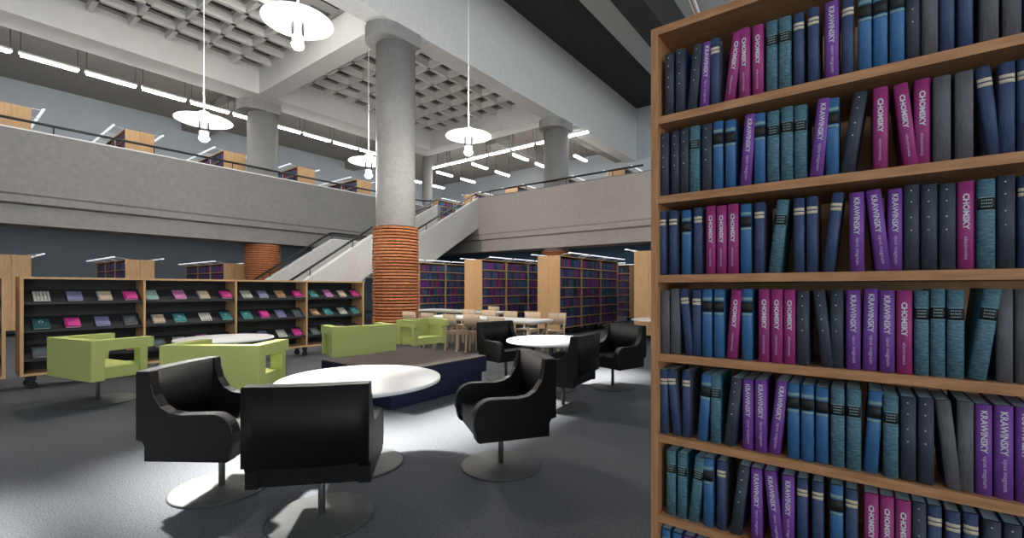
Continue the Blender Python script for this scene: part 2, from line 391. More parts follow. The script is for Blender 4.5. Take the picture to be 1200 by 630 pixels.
P_OAK['label'] = 'far bookcase right of centre, between white table and black armchairs, three full bays visible'
cases = [(P_OAK.location.copy(), PI/2)]
def bc(x, y, rz, label, z=0):
    o = dup(P_OAK, (x, y, z), rz, label); cases.append((Vector((x, y, z)), rz)); return o
bc(-9.97, 11.43, PI/2, 'far bookcase at centre, standing behind the birch chairs and long white tables')
bc(-12.92, 9.95, PI/2, 'far bookcase with its end hidden just right of the big brick column')
bc(-3.88, 11.43, PI/2, 'far bookcase whose pale end shows at the edge of the near bookcase')
bc(-7.43-BL, 17.75, 0, 'shaded bookcase farthest back, seen between two pale bookcase ends')
XG = -19.4
names = ['leftmost','second from left','third from left','fourth from left','fifth from left']
for k, y in enumerate((1.25, 4.2, 7.15, 10.05, 13.0)):
    bc(XG-BL, y, 0, 'bookcase end showing above the left balcony wall, %s along that balcony' % names[k], ZU)
for k, y in enumerate((1.25, 4.2, 7.15)):
    bc(XG-BL, y, 0, ['bookcase under the left balcony, seen above the left end of the display case','bookcase under the left balcony, seen above second bay of the display case','bookcase under the left balcony, beside the brick base of rear column'][k])
for k, x in enumerate((-20.0, -17.03, -14.05, -11.1, -8.15)):
    bc(x, 18.9, PI/2, 'bookcase on the upper floor behind right balcony, %s of five' % ['farthest left','second from left','middle one','second from right','farthest right'][k], ZU)

# ------------------------------------------------------------------ near books
font_cache = {}
def text_mesh(txt, size, bold):
    cu = bpy.data.curves.new('lettering', 'FONT'); cu.body = txt; cu.size = size; cu.align_x = 'LEFT'; cu.align_y = 'CENTER'
    cu.extrude = .0003; cu.offset = bold; cu.resolution_u = 2
    ob = bpy.data.objects.new('lettering', cu); me = bpy.data.meshes.new_from_object(ob)
    bpy.data.objects.remove(ob); bpy.data.curves.remove(cu)
    return me
def fit_text(txt, length, bold, height=None):
    me = text_mesh(txt, .1, bold*1.0)
    xs = [v.co.x for v in me.vertices]; ys = [v.co.y for v in me.vertices]
    x0, w = min(xs), max(xs)-min(xs); s = length/w
    sy = s if height is None else height/(max(ys)-min(ys)); yc = (max(ys)+min(ys))/2
    for v in me.vertices: v.co = ((v.co.x-x0)*s, (v.co.y-yc)*sy, v.co.z)
    me.transform(Matrix.Rotation(PI/2, 4, 'X') @ Matrix.Rotation(-PI/2, 4, 'Z'))   # upright on the spine, reading downward
    return me
BH, BDP = .24, .175
WID = dict(C=.0365, K=.037, B=.0355, N=.0315, D=.0355, G=.038, T=.0365)
def spine_mesh(w, h, d, mats):
    b = MB()
    b.mi = 0
    sp = [(0,.012),(.002,.005),(.007,.001),(w*.5,0),(w-.007,.001),(w-.002,.005),(w,.012),(w-.0028,.012),(.0028,.012)]
    b.prism(sp, 2, 0, h, True)
    b.mi = 1
    b.box(0, .012, 0, .0028, d, h); b.box(w-.0028, .012, 0, w, d, h)
    return b.mesh('cover', mats)
def band(w, z0, z1, m, name):
    b = MB(); b.prism([(.0012,.006),(.0018,.0042),(.0068,.0002),(w*.5,-.0008),(w-.0068,.0002),(w-.0018,.0042),(w-.0012,.006)], 2, z0, z1, True)
    return (name, b.mesh(name, m))
BOOKS = {}
for k in 'CKBNDGT':
    w = WID[k]; parts = []
    cov = spine_mesh(w, BH, BDP, [B_MAT[k], B_SIDE[k]])
    b = MB(); b.box(.003, .0085, .002, w-.003, BDP-.004, BH-.0015); pages = b.mesh('pages', M_pages)
    if k == 'C':
        me = fit_text('CHOMSKY', .098, .0035, .0135); me.materials.append(M_print); parts.append(('title', me, (w*.5, -.0004, BH*.862)))
        me = fit_text('electronics', .063, .0, .0075); me.materials.append(M_print2); parts.append(('subtitle', me, (w*.5, -.0004, BH*.375)))
    if k == 'K':
        me = fit_text('KRAWINSKY', .112, .0018, .0145); me.materials.append(M_print); parts.append(('title', me, (w*.5, -.0004, BH*.935)))
        me = fit_text('opus magnum', .083, .0, .0088); me.materials.append(M_print2); parts.append(('subtitle', me, (w*.5, -.0004, BH*.43)))
    if k == 'N':
        parts += [band(w, BH*.775, BH*.815, M_cream, 'band')+((0,0,0),), band(w, BH*.828, BH*.868, M_cream, 'band')+((0,0,0),)]
    if k == 'B':
        parts += [band(w, BH*.67, BH*.82, M_blk, 'black_label')+((0,0,0),), band(w, BH*.625, BH*.655, M_pale, 'band')+((0,0,0),), band(w, BH*.835, BH*.88, M_pale, 'band')+((0,0,0),)]
    if k == 'T':
        parts.append(band(w, BH*.66, BH*.79, M_blk, 'title_label')+((0,0,0),))
        b = MB()
        for z in (.655, .795): b.box(.004, -.0014, BH*z-.0008, w-.004, .001, BH*z+.0008)
        for z in (.765, .73, .695):
            x = .008
            while x < w-.010:
                l = R.uniform(.002,.005); b.box(x, -.0014, BH*z-.0016, min(x+l, w-.007), 0, BH*z+.0016); x += l+.0014
        parts.append(('title_lines', b.mesh('title_lines', M_pale), (0,0,0)))
    if k == 'D':
        b = MB()
        for z in (.93, .80, .62, .47): b.lathe([(0, BH*z+.0022), (.0016, BH*z+.0016), (.0022, BH*z), (.0016, BH*z-.0016), (0, BH*z-.0022)], 8, (w*.45, .0002))
        parts.append(('studs', b.mesh('studs', M_print), (0,0,0)))
    BOOKS[k] = (cov, pages, parts)
KNAME = dict(C='magenta hardback with pale lettering', K='purple hardback with pale lettering', B='blue hardback with black spine label', N='navy hardback with two cream bands', D='dark studded hardback', G='plain grey cloth hardback', T='mottled teal hardback with small label')
SHN = ['top','second','third','fourth','fifth','sixth','seventh']
SHELVES = [
 (2.045, 'D778 D790.5 D803.5r K818r3 N832 C847.5r7 C865 C880.5 T897 T912 N929 N946 K966 N986 B1005 B1022.5 B1042 D1061.5 G1080 N1101 N1122 G1148 G1175 N1200'),
 (1.747, 'D772 D785 D796 T807.5 D821.5 B834.5 B849 K866r4 B883 T898.5 T914.5 T930 K948r5 B967 D984r8 C1022.5 C1052l C1071 G1093 G1118.6 N1149l N1170 N1192 G1215'),
 (1.451, 'N770.5 N783 B797.5 N811.7 C826.5 C839 C852 B867 N883.5 T900r6 N929.5 N944.5 N963r6 K995 K1019.5l K1040 D1059 D1079 D1100 C1121.6 T1144.5 D1168 N1193'),
 (1.156, 'G773 G784.5 N799l N810.5 B822 B835.8 C850r4 B868 C888 C902.8 C917.8 D933 D957l D972 K991 K1010r1 K1030 C1050 T1071 T1090 T1109.5 T1134r7 G1168 G1190'),
 (.853, 'N772.7 N784l N798 B816r4 T831.5 D847.5r6 K869 K884 K899r6 B922 B938.3 B955 T973 T991.7 B1011.5r3 T1034.5 D1055 D1075.5 G1102l G1121.7 K1142.7 K1165 K1190'),
 (.553, 'T780 T792.8 T806r6 B823.5 N839 D854.5r7 K879 K899l K915.5 N933 N951 B972 N990.5 C1012 C1030.8 C1049 D1069 N1087 N1108 N1129 D1152 D1176 N1200'),
 (.25, 'B774 B787 K800 K813 N827 N842')]
YS = YN+.022
nb = 0
for si, (z, seq) in enumerate(SHELVES):
    items = []; ang = {}
    for tkn in seq.split():
        k = tkn[0]; tl = ''; body = tkn[1:]; deg = 5.5
        for c in 'lr':
            if c in body:
                tl = c; body, dg_ = body.split(c); deg = float(dg_ or 5.5)
        px = float(body); ang[len(items)] = deg
        items.append((k, px, tl))
    prev = -9
    for i, (k, px, tl) in enumerate(items):
        x = x_on_y(px, YS); w = WID[k]
        xn = x_on_y(items[i+1][1], YS) if i+1 < len(items) else x+.05
        x = max(x, prev+.0008); room = xn-x-.0008
        sx = min(1.0, max(.72, room/w)); a = 0
        if tl == 'r': a = rad(ang[i])
        if tl == 'l': a = -rad(ang[i])
        h = R.uniform(.985, 1.015)
        t = thing('book', '%s, %s from left on %s shelf of near bookcase' % (KNAME[k], ORD[i+1], SHN[si]), 'book', (x, YS+R.uniform(-.003,.005), z), 0, 'books in the near bookcase')
        lx = x
        if a < 0: lx = x + w*sx*0  # leans left on its lower left corner
        t.rotation_euler = (0, a, 0); t.scale = (sx, 1, h)
        if a > 0: t.location.x = x; t.location.z = z + w*sx*math.sin(a)+.0005
        elif a < 0: t.location.x = x+.012; t.location.z = z+.0005
        cov, pages, parts = BOOKS[k]
        link('cover', cov, t); link('pages', pages, t)
        for nm, me, lc in parts: link(nm, me, t, lc)
        prev = x + w*sx*math.cos(a); nb += 1

# ------------------------------------------------------------------ far books
fm = {k: mat('far_'+k, c, .6, noise=tuple(q*.5 for q in c), scale=25, stretch=(1,1,.5)) for k, c in dict(C=(.32,.022,.16), K=(.16,.04,.28), B=(.035,.12,.24), N=(.03,.05,.12), T=(.036,.14,.19), D=(.022,.034,.055)).items()}
fkeys = 'CKBNTD'
def far_row(rr):
    x = .03; row = []
    kcur = 'N'; left = 0
    while x < BW-.04:
        if left <= 0: kcur = rr.choice('NNBBTTDDKKCC'); left = rr.randint(1, 2)
        w = rr.uniform(.042,.06); left -= 1
        if rr.random() < .03: x += .03
        if x+w > BW-.018: break
        row.append((kcur, x, w, rr.uniform(.225,.25))); x += w+.0008
    return row
fb_mesh = {}
for k in fkeys:
    b = MB(); b.prism([(0,.01),(.006,.002),(.03,0),(.054,.002),(.06,.01),(.06,.17),(0,.17)], 2, 0, 1)
    fb_mesh[k] = b.mesh('book', [fm[k]])
FKN = dict(C='magenta', K='purple', B='blue', N='navy', T='teal', D='black')
stuff = MB()
indiv = 0
def fill(case, bay, side, shelf, rr, individual=False):
    global indiv
    loc, rz = case
    Mx = Matrix.Translation(loc) @ Matrix.Rotation(rz, 4, 'Z')
    for n, (k, x, w, h) in enumerate(far_row(rr)):
        lx = bay*BW+x; z = BZ[shelf]+.001
        if individual and indiv < 153:
            p = Mx @ Vector((lx, .03, z))
            o = link('book', fb_mesh[k], None, p, rz); o.scale = (w/.06, 1, h)
            tag(o, 'small %s book, %s on %s shelf, nearest bay of far bookcase right of centre' % (FKN[k], ORD[n+1], SHN[6-shelf]), 'book', 'books in the far bookcase right of centre'); indiv += 1
        else:
            stuff.mi = fkeys.index(k)
            y0, y1 = (.03, .2) if side == 0 else (BD-.2, BD-.03)
            stuff.box(lx, y0, z, lx+w, y1, z+h, Mx)
rr = random.Random(11)
for s in range(6, -1, -1): fill(cases[0], 0, 0, s, rr, True)
for ci in (0, 1, 2, 3):
    for bay in range(3):
        for s in range(7):
            if ci == 0 and bay == 0: continue
            if ci == 3 and bay > 0: continue
            fill(cases[ci], bay, 0, s, rr)
for bay in range(1, 3):
    for s in range(7): fill(cases[4], bay, 0, s, rr)
for ci in range(5, 13):
    for bay in range(3):
        for s in (5, 6): fill(cases[ci], bay, 0, s, rr)
for ci in range(13, 18):
    for bay in range(2):
        for s in (4, 5, 6): fill(cases[ci], bay, 0, s, rr)
o = stuff.obj('shelved_books', [fm[k] for k in fkeys]); o['kind'] = 'stuff'
tag(o, 'rows of blue, teal and purple books filling the far bookcases', 'books')

# ------------------------------------------------------------------ display cases
DX, DY0, DTOP, DBOT = -9.1, .85, 1.565, .19
DD = .46
DL = 4*BW+.03
SZ = [.40, .80, 1.19]                     # front edges of the sloping shelves
SL = Vector((-.27, 0, .20))               # slope going back and up
def make_display(label):
    t = thing('display_case', label, 'display case', (DX, DY0, 0), 0, 'low display cases')
    for y in (0, DL-.035):
        b = MB(); b.box(-DD, y, DBOT, 0, y+.035, DTOP); b.obj('end_panel', M_oak, t, .004)
    for k in (1,2,3):
        b = MB(); b.box(-DD+.02, k*BW, DBOT+.03, -.01, k*BW+.03, DTOP-.03); b.obj('divider', M_oak, t)
    b = MB(); b.box(-DD, .035, DTOP-.03, 0, DL-.035, DTOP); b.obj('top_panel', M_oak, t, .004)
    b = MB(); b.box(-DD, .035, DBOT, 0, DL-.035, DBOT+.03); b.obj('bottom_panel', M_oak, t, .004)
    b = MB(); b.box(-DD, .035, DBOT+.03, -DD+.02, DL-.035, DTOP-.03); b.obj('back_panel', M_dshelf, t)
    for k in range(4):
        for z in SZ:
            b = MB(); y0, y1 = k*BW+.04, (k+1)*BW-.005
            b.prism([(-.03,z),(-.03+SL.x,z+SL.z),(-.03+SL.x,z+SL.z-.008),(-.035,z-.012),(-.018,z-.012),(-.018,z+.018),(-.026,z+.018)], 1, y0, y1); b.obj('sloping_shelf', M_dshelf, t)
    for y in (.12, BW, 2*BW, 3*BW, DL-.12):
        for x in (-.07, -DD+.07):
            b = MB(); b.box(x-.04, y-.04, .12, x+.04, y+.04, DBOT)
            b.tube([(x-.014, y, .055), (x+.014, y, .055)], .055, 14); b.box(x-.022, y-.03, .05, x+.022, y+.03, .125); b.obj('caster', M_black, t)
    return t
d1 = make_display('long low oak display case with black sloping shelves of face-out books')
d2 = dup(d1, (DX+.0, DY0-DL-.13, 0), 0, 'display case cut off by the left edge of the photo')
DB = {}
def pm(n, c): return mat('cover_'+n, c, .45, noise=tuple(q*.8 for q in c), scale=12)
DC = dict(lav=(.20,.21,.36), cream=(.58,.46,.33), pink=(.55,.035,.24), teal=(.05,.24,.25), dteal=(.03,.11,.11), grey=(.10,.105,.12), lilac=(.50,.18,.42), white=(.60,.58,.52), tan=(.42,.25,.14), ltteal=(.30,.46,.45))
DN = dict(lav='lavender book', cream='cream book', pink='pink book before another', teal='teal book with round emblem', dteal='dark green emblem book', grey='dark grey book with printed lines', lilac='lilac book', white='striped cream book', tan='tan book', ltteal='pale teal book with round emblem')
def cover_parts(k):
    w, h, d = .165, .215, .022
    if k in ('lilac','ltteal'): h = .24
    out = []
    c = pm(k, DC[k])
    b = MB(); b.box(-w/2, -.001, 0, w/2, .003, h); b.box(-w/2, d-.003, 0, w/2, d, h); b.box(-w/2, 0, 0, -w/2+.004, d, h); out.append(('cover', b.mesh('cover', c, .001, 1)))
    b = MB(); b.box(-w/2+.004, .003, .004, w/2-.004, d-.003, h-.004); out.append(('pages', b.mesh('pages', M_paper)))
    if k in ('teal','dteal','ltteal'):
        b = MB(); n = 16
        ring = lambda r, y: [b.bm.verts.new((r*math.cos(2*PI*i/n), y, h*.66+r*math.sin(2*PI*i/n))) for i in range(n)]
        a, c2 = ring(.026, -.0018), ring(.014, -.0018)
        for i in range(n): b.bm.faces.new((a[i], a[(i+1)%n], c2[(i+1)%n], c2[i]))
        out.append(('emblem', b.mesh('emblem', M_print)))
    if k == 'grey':
        b = MB()
        for z, l in ((.75,.10),(.62,.12),(.48,.08)): b.box(-l/2, -.0022, h*z-.006, l/2, 0, h*z+.006)
        out.append(('printed_lines', b.mesh('printed_lines', M_pale)))
    if k == 'white':
        b = MB()
        for x, m_ in ((-.05,0),(-.02,0),(.02,0),(.055,0)): b.box(x-.006, -.0022, .0, x+.006, 0, h)
        out.append(('stripes', b.mesh('stripes', pm('stripe', (.22,.24,.22)))))
    if k == 'cream':
        b = MB(); b.box(-w/2+.0, -.0022, .0, -w/2+.02, 0, h); out.append(('spine_strip', b.mesh('spine_strip', pm('bluestrip', (.16,.28,.42)))))
    if k == 'pink':
        b = MB(); b.box(-.06, -.016, .004, w/2-.004, -.002, h*.80); out.append(('front_volume', b.mesh('front_volume', pm('pink2', (.68,.07,.33)), .008, 3)))
    return out
for k in DC: DB[k] = cover_parts(k)
LAY = [
 ['white lav cream pink','dteal pink lav grey','grey lav cream pink'],
 ['ltteal lilac cream pink','cream teal white teal','grey white lilac grey'],
 ['white lav tan pink','teal pink lav grey','grey lav white pink'],
 ['teal lilac cream pink','tan teal white teal','grey cream lilac grey']]
tilt = math.atan2(-SL.x, SL.z)            # lean back from vertical
def put_display(bay, row, n, k, dy, label, grp):
    z = SZ[2-row]
    f = [.14, .42, .72, 1.02][n]+R.uniform(-.02,.02)
    y = DY0+dy+bay*BW+.06+f*1.14
    if bay == 1 and row == 0 and n == 0: y = DY0+bay*BW+.13
    t = thing('display_book', label, 'book', (DX-.05, y, z+.018), 0, grp)
    t.rotation_mode = 'XYZ'
    # local -Y faces +X of the room; lean back onto the slope
    t.matrix_world = Matrix.Translation((DX-.041, y, z+.026)) @ Matrix.Rotation(PI/2, 4, 'Z') @ Matrix.Rotation(-tilt*1.02, 4, 'X') @ Matrix.Translation((0,-.024,0))
    for nm, me in DB[k]: link(nm, me, t)
for bay in range(4):
    for row in range(3):
        for n, k in enumerate(LAY[bay][row].split()):
            put_display(bay, row, n, k, 0, '%s, %s on %s display shelf, %s bay from left' % (DN[k], ORD[n+1], ['top','middle','bottom'][row], ORD[bay+1]), 'books on the display case')
for row, ks in enumerate(('grey white','dteal dteal','lav grey')):
    for n, k in enumerate(ks.split()):
        put_display(3, row, n+2, k, -DL-.13, '%s at the left photo edge, %s shelf, %s' % (DN[k], ['top','middle','bottom'][row], ['farther left','farther right'][n]), 'books on the display case at the photo edge')

# ------------------------------------------------------------------ black armchairs
def pedestal(t, zt, r, m_pole=M_steeld, m_base=M_steel):
    b = MB(); b.lathe([(0,.004),(r,.004),(r,.010),(r-.012,.015),(.06,.017),(.05,.022),(0,.022)], 48); b.obj('base_disc', m_base, t)
    b = MB(); b.lathe([(0,.018),(.021,.018),(.021,zt),(0,zt)], 16); b.obj('pole', m_pole, t)
def arc(cx, cy, r, a0, a1, n=6): return [(cx+r*math.cos(rad(a0+(a1-a0)*i/n)), cy+r*math.sin(rad(a0+(a1-a0)*i/n))) for i in range(n+1)]
def make_armchair(label):
    t = thing('armchair', label, 'armchair', (0,0,0), 0, 'black leather swivel armchairs')
    # local: +X is the way it faces, width along Y
    x0 = -.33
    side = [(x0+.055,.305),(x0+.56,.305)] + arc(x0+.575,.345,.042,-80,0,4) + [(x0+.635,.42)] + arc(x0+.50,.475,.135,8,88,7) + [(x0+.40,.607),(x0+.30,.603),(x0+.22,.615),(x0+.16,.65),(x0+.115,.72),(x0+.095,.80),(x0+.088,.872),(x0+.01,.872),(x0,.865),(x0,.44),(x0+.04,.43),(x0+.055,.40)]
    for s in (-1, 1):
        b = MB(); lo, hi = (.262,.33) if s > 0 else (-.33,-.262)
        b.prism(side, 1, lo, hi); b.obj('side_panel', M_leather, t, .010, 3)
        b = MB(); yo = s*.3315
        pts = [(p[0]*.985, yo, .305+(p[1]-.305)*.985+.002) for p in side]
        b.tube(pts[5:22], .0022, 4); b.obj('seam', M_stitch, t)
    b = MB()
    n = 10
    outer = [(x0-.0-.030*math.cos(PI*(-.5+i/n)), -.325+.65*i/n) for i in range(n+1)]
    inner = [(x0+.082-.02*math.cos(PI*(-.5+i/n)), .325-.65*i/n) for i in range(n+1)]
    b.prism(outer+inner, 2, .44, .875, True); b.obj('backrest', M_leather, t, .008, 2)
    b = MB(); b.box(x0+.06, -.262, .36, x0+.60, .262, .465); b.obj('seat', M_leather, t, .03, 3)
    b = MB(); b.box(x0+.07, -.262, .308, x0+.585, .262, .358); b.obj('seat_base', M_leather, t, .006, 2)
    pedestal(t, .31, .315)
    return t
A0 = make_armchair('')
def put_chair(first, px, py, r, f, label, rz=None, loc=None):
    p = floor_at(px, py) if loc is None else Vector(loc); a = ang_rf(r, f)
    if first is not None:
        first.location = (p.x, p.y, 0); first.rotation_euler = (0,0,a); first['label'] = label; return first
    return dup(A0, (p.x, p.y, 0), a, label)
put_chair(A0, 260, 571, 1.0, -.04, 'black leather armchair at left of the nearest white table, facing right')
put_chair(None, 377, 605, -.16, 1.0, 'nearest black armchair, its back toward the viewer, by the nearest white table')
put_chair(None, 587, 545, -.95, -.32, 'black leather armchair standing alone right of nearest white table, facing left')
put_chair(None, 593, 443, .62, -.78, 'black armchair behind the dark platform, left of the second white table')
put_chair(None, 660, 476, -.85, .53, 'black armchair in front of the second white table, back turned to viewer')
put_chair(None, 718, 453, -.78, -.62, 'black armchair right of the second white table, next to near bookcase')

# ------------------------------------------------------------------ round tables
def make_round(label, rt=.63):
    t = thing('round_table', label, 'table', (0,0,0), 0, 'white round pedestal tables')
    b = MB(); b.lathe([(0,.655),(rt-.02,.655),(rt-.003,.660),(rt,.672),(rt-.003,.683),(rt-.012,.686),(0,.686)], 64); b.obj('tabletop', M_white, t)
    b = MB(); b.lathe([(0,.645),(.16,.645),(.16,.655),(0,.655)], 24); b.obj('mounting_plate', M_steel, t)
    b = MB(); b.lathe([(0,.004),(.335,.004),(.335,.010),(.32,.016),(.05,.02),(0,.02)], 48); b.obj('base_disc', M_steel, t)
    b = MB(); b.lathe([(0,.018),(.032,.018),(.032,.646),(0,.646)], 20); b.obj('pole', M_steel, t)
    return t
p = at(423, 3.63); T0 = make_round('nearest white round table, between three black armchairs'); T0.location = (p.x, p.y, 0)
p = at(646, 6.35); dup(T0, (p.x, p.y, 0), 0, 'second white round table, left of the near bookcase among black armchairs')
p = at(264, 6.6); dup(T0, (p.x, p.y, 0), 0, 'white round table behind the green armchair, in front of display case')
p = at(772, 10.6); dup(T0, (p.x, p.y, 0), 0, 'white round table mostly hidden by the near bookcase')

# ------------------------------------------------------------------ green box chairs
def make_green(label):
    t = thing('box_armchair', label, 'armchair', (0,0,0), 0, 'lime green box armchairs')
    W, D, Z0, Z1 = 1.05, .56, .33, .80      # facing +X, width along Y
    x0 = -D/2
    b = MB(); b.box(x0, -W/2, Z0, x0+.13, W/2, Z1); b.obj('backrest', M_green, t, .008, 2)
    for s in (-1, 1):
        y0, y1 = (W/2-.14, W/2) if s > 0 else (-W/2, -W/2+.14)
        b = MB()
        b.box(x0+.1302, y0, Z1-.125, x0+D+.07, y1, Z1)
        b.box(x0+D-.075, y0, Z0, x0+D, y1, Z1-.1252)
        b.obj('arm', M_green, t, .008, 2)
    b = MB(); b.box(x0+.131, -W/2+.045, Z0+.01, x0+D-.078, W/2-.121, .47); b.box(x0+D-.0785, -W/2+.145, Z0+.01, x0+D-.01, W/2-.145, .47); b.obj('seat', M_green, t)
    b = MB(); b.box(x0+.131, W/2-.12, Z0+.002, x0+D-.076, W/2-.0455, Z1-.1262); b.obj('side_panel', M_green, t)
    pedestal(t, .345, .40)
    return t
G0 = make_green('lime green box armchair on a pedestal at left, in front of display case')
p = rf(-5.15, 5.63); G0.location = (p.x, p.y, 0); G0.rotation_euler = (0,0, ang_rf(.42,.91))
p = rf(-3.27+.53-.02, 4.76+.30); 
p = rf((-2.66-3.715)/2, 4.76+.29); dup(G0, (p.x, p.y, 0), ang_rf(0.0,1), 'lime green box armchair behind the left black armchair, its back toward viewer')
p = rf((-2.77-1.96)/2-.18, (7.03+7.66)/2+.22); dup(G0, (p.x, p.y, 0), ang_rf(-.62,.80), 'lime green box armchair behind the dark platform, its plain back showing')
p = rf(-1.77, 8.87); q = dup(G0, (p.x, p.y, 0), ang_rf(.75,-.66), 'lime green box armchair beyond the dark platform, its seat facing the viewer'); q.scale = (1, .74, 1)
p = at(758+70, 7.9); dup(G0, (p.x, p.y, 0), ang_rf(.2,-1), 'lime green box armchair sliver at the edge of the near bookcase')

# ------------------------------------------------------------------ dark platform
t = thing('upholstered_platform', 'low navy platform bench with brown top, behind the nearest white table', 'bench', (-4.97, 4.13, 0))
b = MB(); b.box(-.76, -.83, .01, .72, .74, .215); b.obj('base', M_navy, t, .008, 2)
b = MB(); b.box(-.77, -.83, .217, .73, .83, .428); b.obj('upper_block', M_navy, t, .010, 2)
b = MB(); b.box(-.765, -.825, .4285, .725, .825, .44); b.obj('top_pad', M_brown, t, .004, 2)

# ------------------------------------------------------------------ long tables and birch chairs
def make_long(label):
    t = thing('long_table', label, 'table', (0,0,0), 0, 'long white tables')
    L_, W_ = 1.60, .45; r = .12; n = 6
    pts = []
    for cx, cy, a in ((L_-r,W_-r,0),(-L_+r,W_-r,90),(-L_+r,-W_+r,180),(L_-r,-W_+r,270)): pts += arc(cx, cy, r, a, a+90, n)
    b = MB(); b.prism(pts, 2, .71, .742); b.obj('tabletop', M_white, t, .004, 2)
    b = MB()
    pe = []
    for cx, cy, a in ((L_-r,W_-r,0),(-L_+r,W_-r,90),(-L_+r,-W_+r,180),(L_-r,-W_+r,270)): pe += arc(cx, cy, r-.02, a, a+90, n)
    b.prism(pe, 2, .672, .7098); b.obj('apron', M_birch, t)
    for sx in (-1,1):
        for sy in (-1,1):
            b = MB(); b.tube([(sx*(L_-.16), sy*(W_-.11), 0), (sx*(L_-.16), sy*(W_-.11), .672)], .03, 12); b.obj('leg', M_birch, t)
    return t
L0 = make_long('long white table with birch legs, behind the second round table'); L0.location = (-6.75, 7.85, 0)
dup(L0, (-9.6, 10.0, 0), 0, 'long white table farther back, near the far bookcases')
def make_birch(label):
    t = thing('wooden_chair', label, 'chair', (0,0,0), 0, 'birch chairs at the long tables')
    # faces +X
    r = .06; pts = []
    for cx, cy, a in ((.20-r,.21-r,0),(-.2+r,.19-r,90),(-.2+r,-.19+r,180),(.20-r,-.21+r,270)): pts += arc(cx, cy, r, a, a+90, 5)
    b = MB(); b.prism(pts, 2, .435, .46); b.obj('seat', M_birch, t, .006, 2)
    b = MB(); b.box(-.175,-.185,.385,.165,.185,.4345); b.obj('seat_frame', M_birch, t, .005, 1)
    for s in (-1, 1):
        b = MB(); b.prism([(.155,0),(.19,0),(.19,.40),(.165,.434),(.155,.434)], 1, s*.195-.02, s*.195+.02); b.obj('leg', M_birch, t, .004, 1)
        b = MB(); b.prism([(-.235,0),(-.20,0),(-.165,.44),(-.205,.62),(-.225,.62),(-.205,.44)], 1, s*.195-.018, s*.195+.018); b.obj('leg', M_birch, t, .004, 1)
    b = MB(); n = 8
    o1 = [(-.235-.03*math.sin(PI*i/n), -.225+.45*i/n) for i in range(n+1)]
    o2 = [(-.218-.03*math.sin(PI*i/n), .225-.45*i/n) for i in range(n+1)]
    v = b.prism(o1+o2, 2, .56, .84, True)
    for q in v:
        if q.co.z > .7: q.co.x -= .035
    b.obj('backrest', M_birch, t, .006, 2)
    return t
W0 = make_birch('birch chair on near side of the long table, just right of green armchair')
p = floor_at(537, 411); W0.location = (p.x, p.y, 0); W0.rotation_euler = (0,0,PI/2-.1)
near_side = [(-7.75,7.15,'birch chair back peeking over the green armchair, nearer the column'), (-7.3,7.2,'birch chair back peeking over the green armchair, farther from the column')]
dup(W0, (-8.75, 7.55, 0), PI/2+.05, 'birch chair whose back shows above the green armchair, beside brick column')
dup(W0, (-7.95, 7.45, 0), PI/2-.04, 'birch chair whose back shows above the green armchair seat')
p = floor_at(561, 412); dup(W0, (p.x, p.y, 0), PI/2+.06, 'birch chair partly hidden by black armchair left of second round table')
dup(W0, (-5.55, 7.05, 0), PI/2-.06, 'birch chair directly behind the black armchair, only its right edge showing')
for k, (x, y, a, lab) in enumerate([(-8.3,8.72,-PI/2,'birch chair across the long table, leftmost of that far side'),(-7.6,8.75,-PI/2+.1,'birch chair across the long table, second from left on far side'),(-6.9,8.72,-PI/2-.08,'birch chair across the long table, third from left on far side'),(-6.2,8.72,-PI/2+.05,'birch chair across the long table, fourth from left on far side'),(-5.5,8.75,-PI/2+.15,'birch chair at the right end of the long table, beside far bookcase')]):
    dup(W0, (x, y, 0), a, lab)
dup(W0, (-9.1, 10.75, 0), -PI/2, 'birch chair at the farther long table, in front of central bookcase')

# ------------------------------------------------------------------ pendant lamps
def make_pendant(label, zc, ztop):
    t = thing('pendant_lamp', label, 'pendant lamp', (0,0,zc), 0, 'white disc pendant lamps')
    b = MB(); r = .55
    b.lathe([(.115,-.005),(r*.6,.005),(r-.02,.022),(r,.030),(r-.01,.04),(r*.7,.085),(r*.35,.125),(.13,.145),(.115,.145)], 56, close=True); b.obj('shade', M_glow, t)
    b = MB(); b.lathe([(0,.24),(.05,.235),(.10,.215),(.128,.165),(.128,.147),(0,.147)], 24); b.obj('cap', M_whitep, t)
    b = MB(); b.lathe([(.098,.12),(.098,-.34)], 28); b.obj('glass_tube', M_glass, t)
    for a in (0, PI): 
        b = MB(); b.tube([(.072*math.cos(a+.6), .072*math.sin(a+.6), .13), (.072*math.cos(a+.6), .072*math.sin(a+.6), -.33)], .006, 6); b.obj('rod', M_steeld, t)
    b = MB(); b.lathe([(0,-.205),(.094,-.205),(.0965,-.215),(.0965,-.345),(0,-.345)], 28); df = b.obj('diffuser', M_frost, t)
    b = MB(); b.lathe([(0,-.346),(.0955,-.346),(.088,-.375),(.06,-.41),(.03,-.425),(0,-.43)], 28); b.obj('bulb', M_bulb, df)
    b = MB(); b.tube([(0,0,.23),(0,0,ztop-zc)], .011, 8); b.obj('cord', M_whitep, t)
    return t
lp = [(349,7.45,5.75,9.2,'largest white disc pendant lamp, at top of the photo'),(239,9.95,5.05,9.2,'white disc pendant lamp hanging left, in front of the left balcony'),(432,12.8,4.95,9.2,'smallest white disc pendant lamp, just left of the big column'),(549,10.9,5.03,ZB+.2,'white disc pendant lamp right of the big column, before right balcony')]
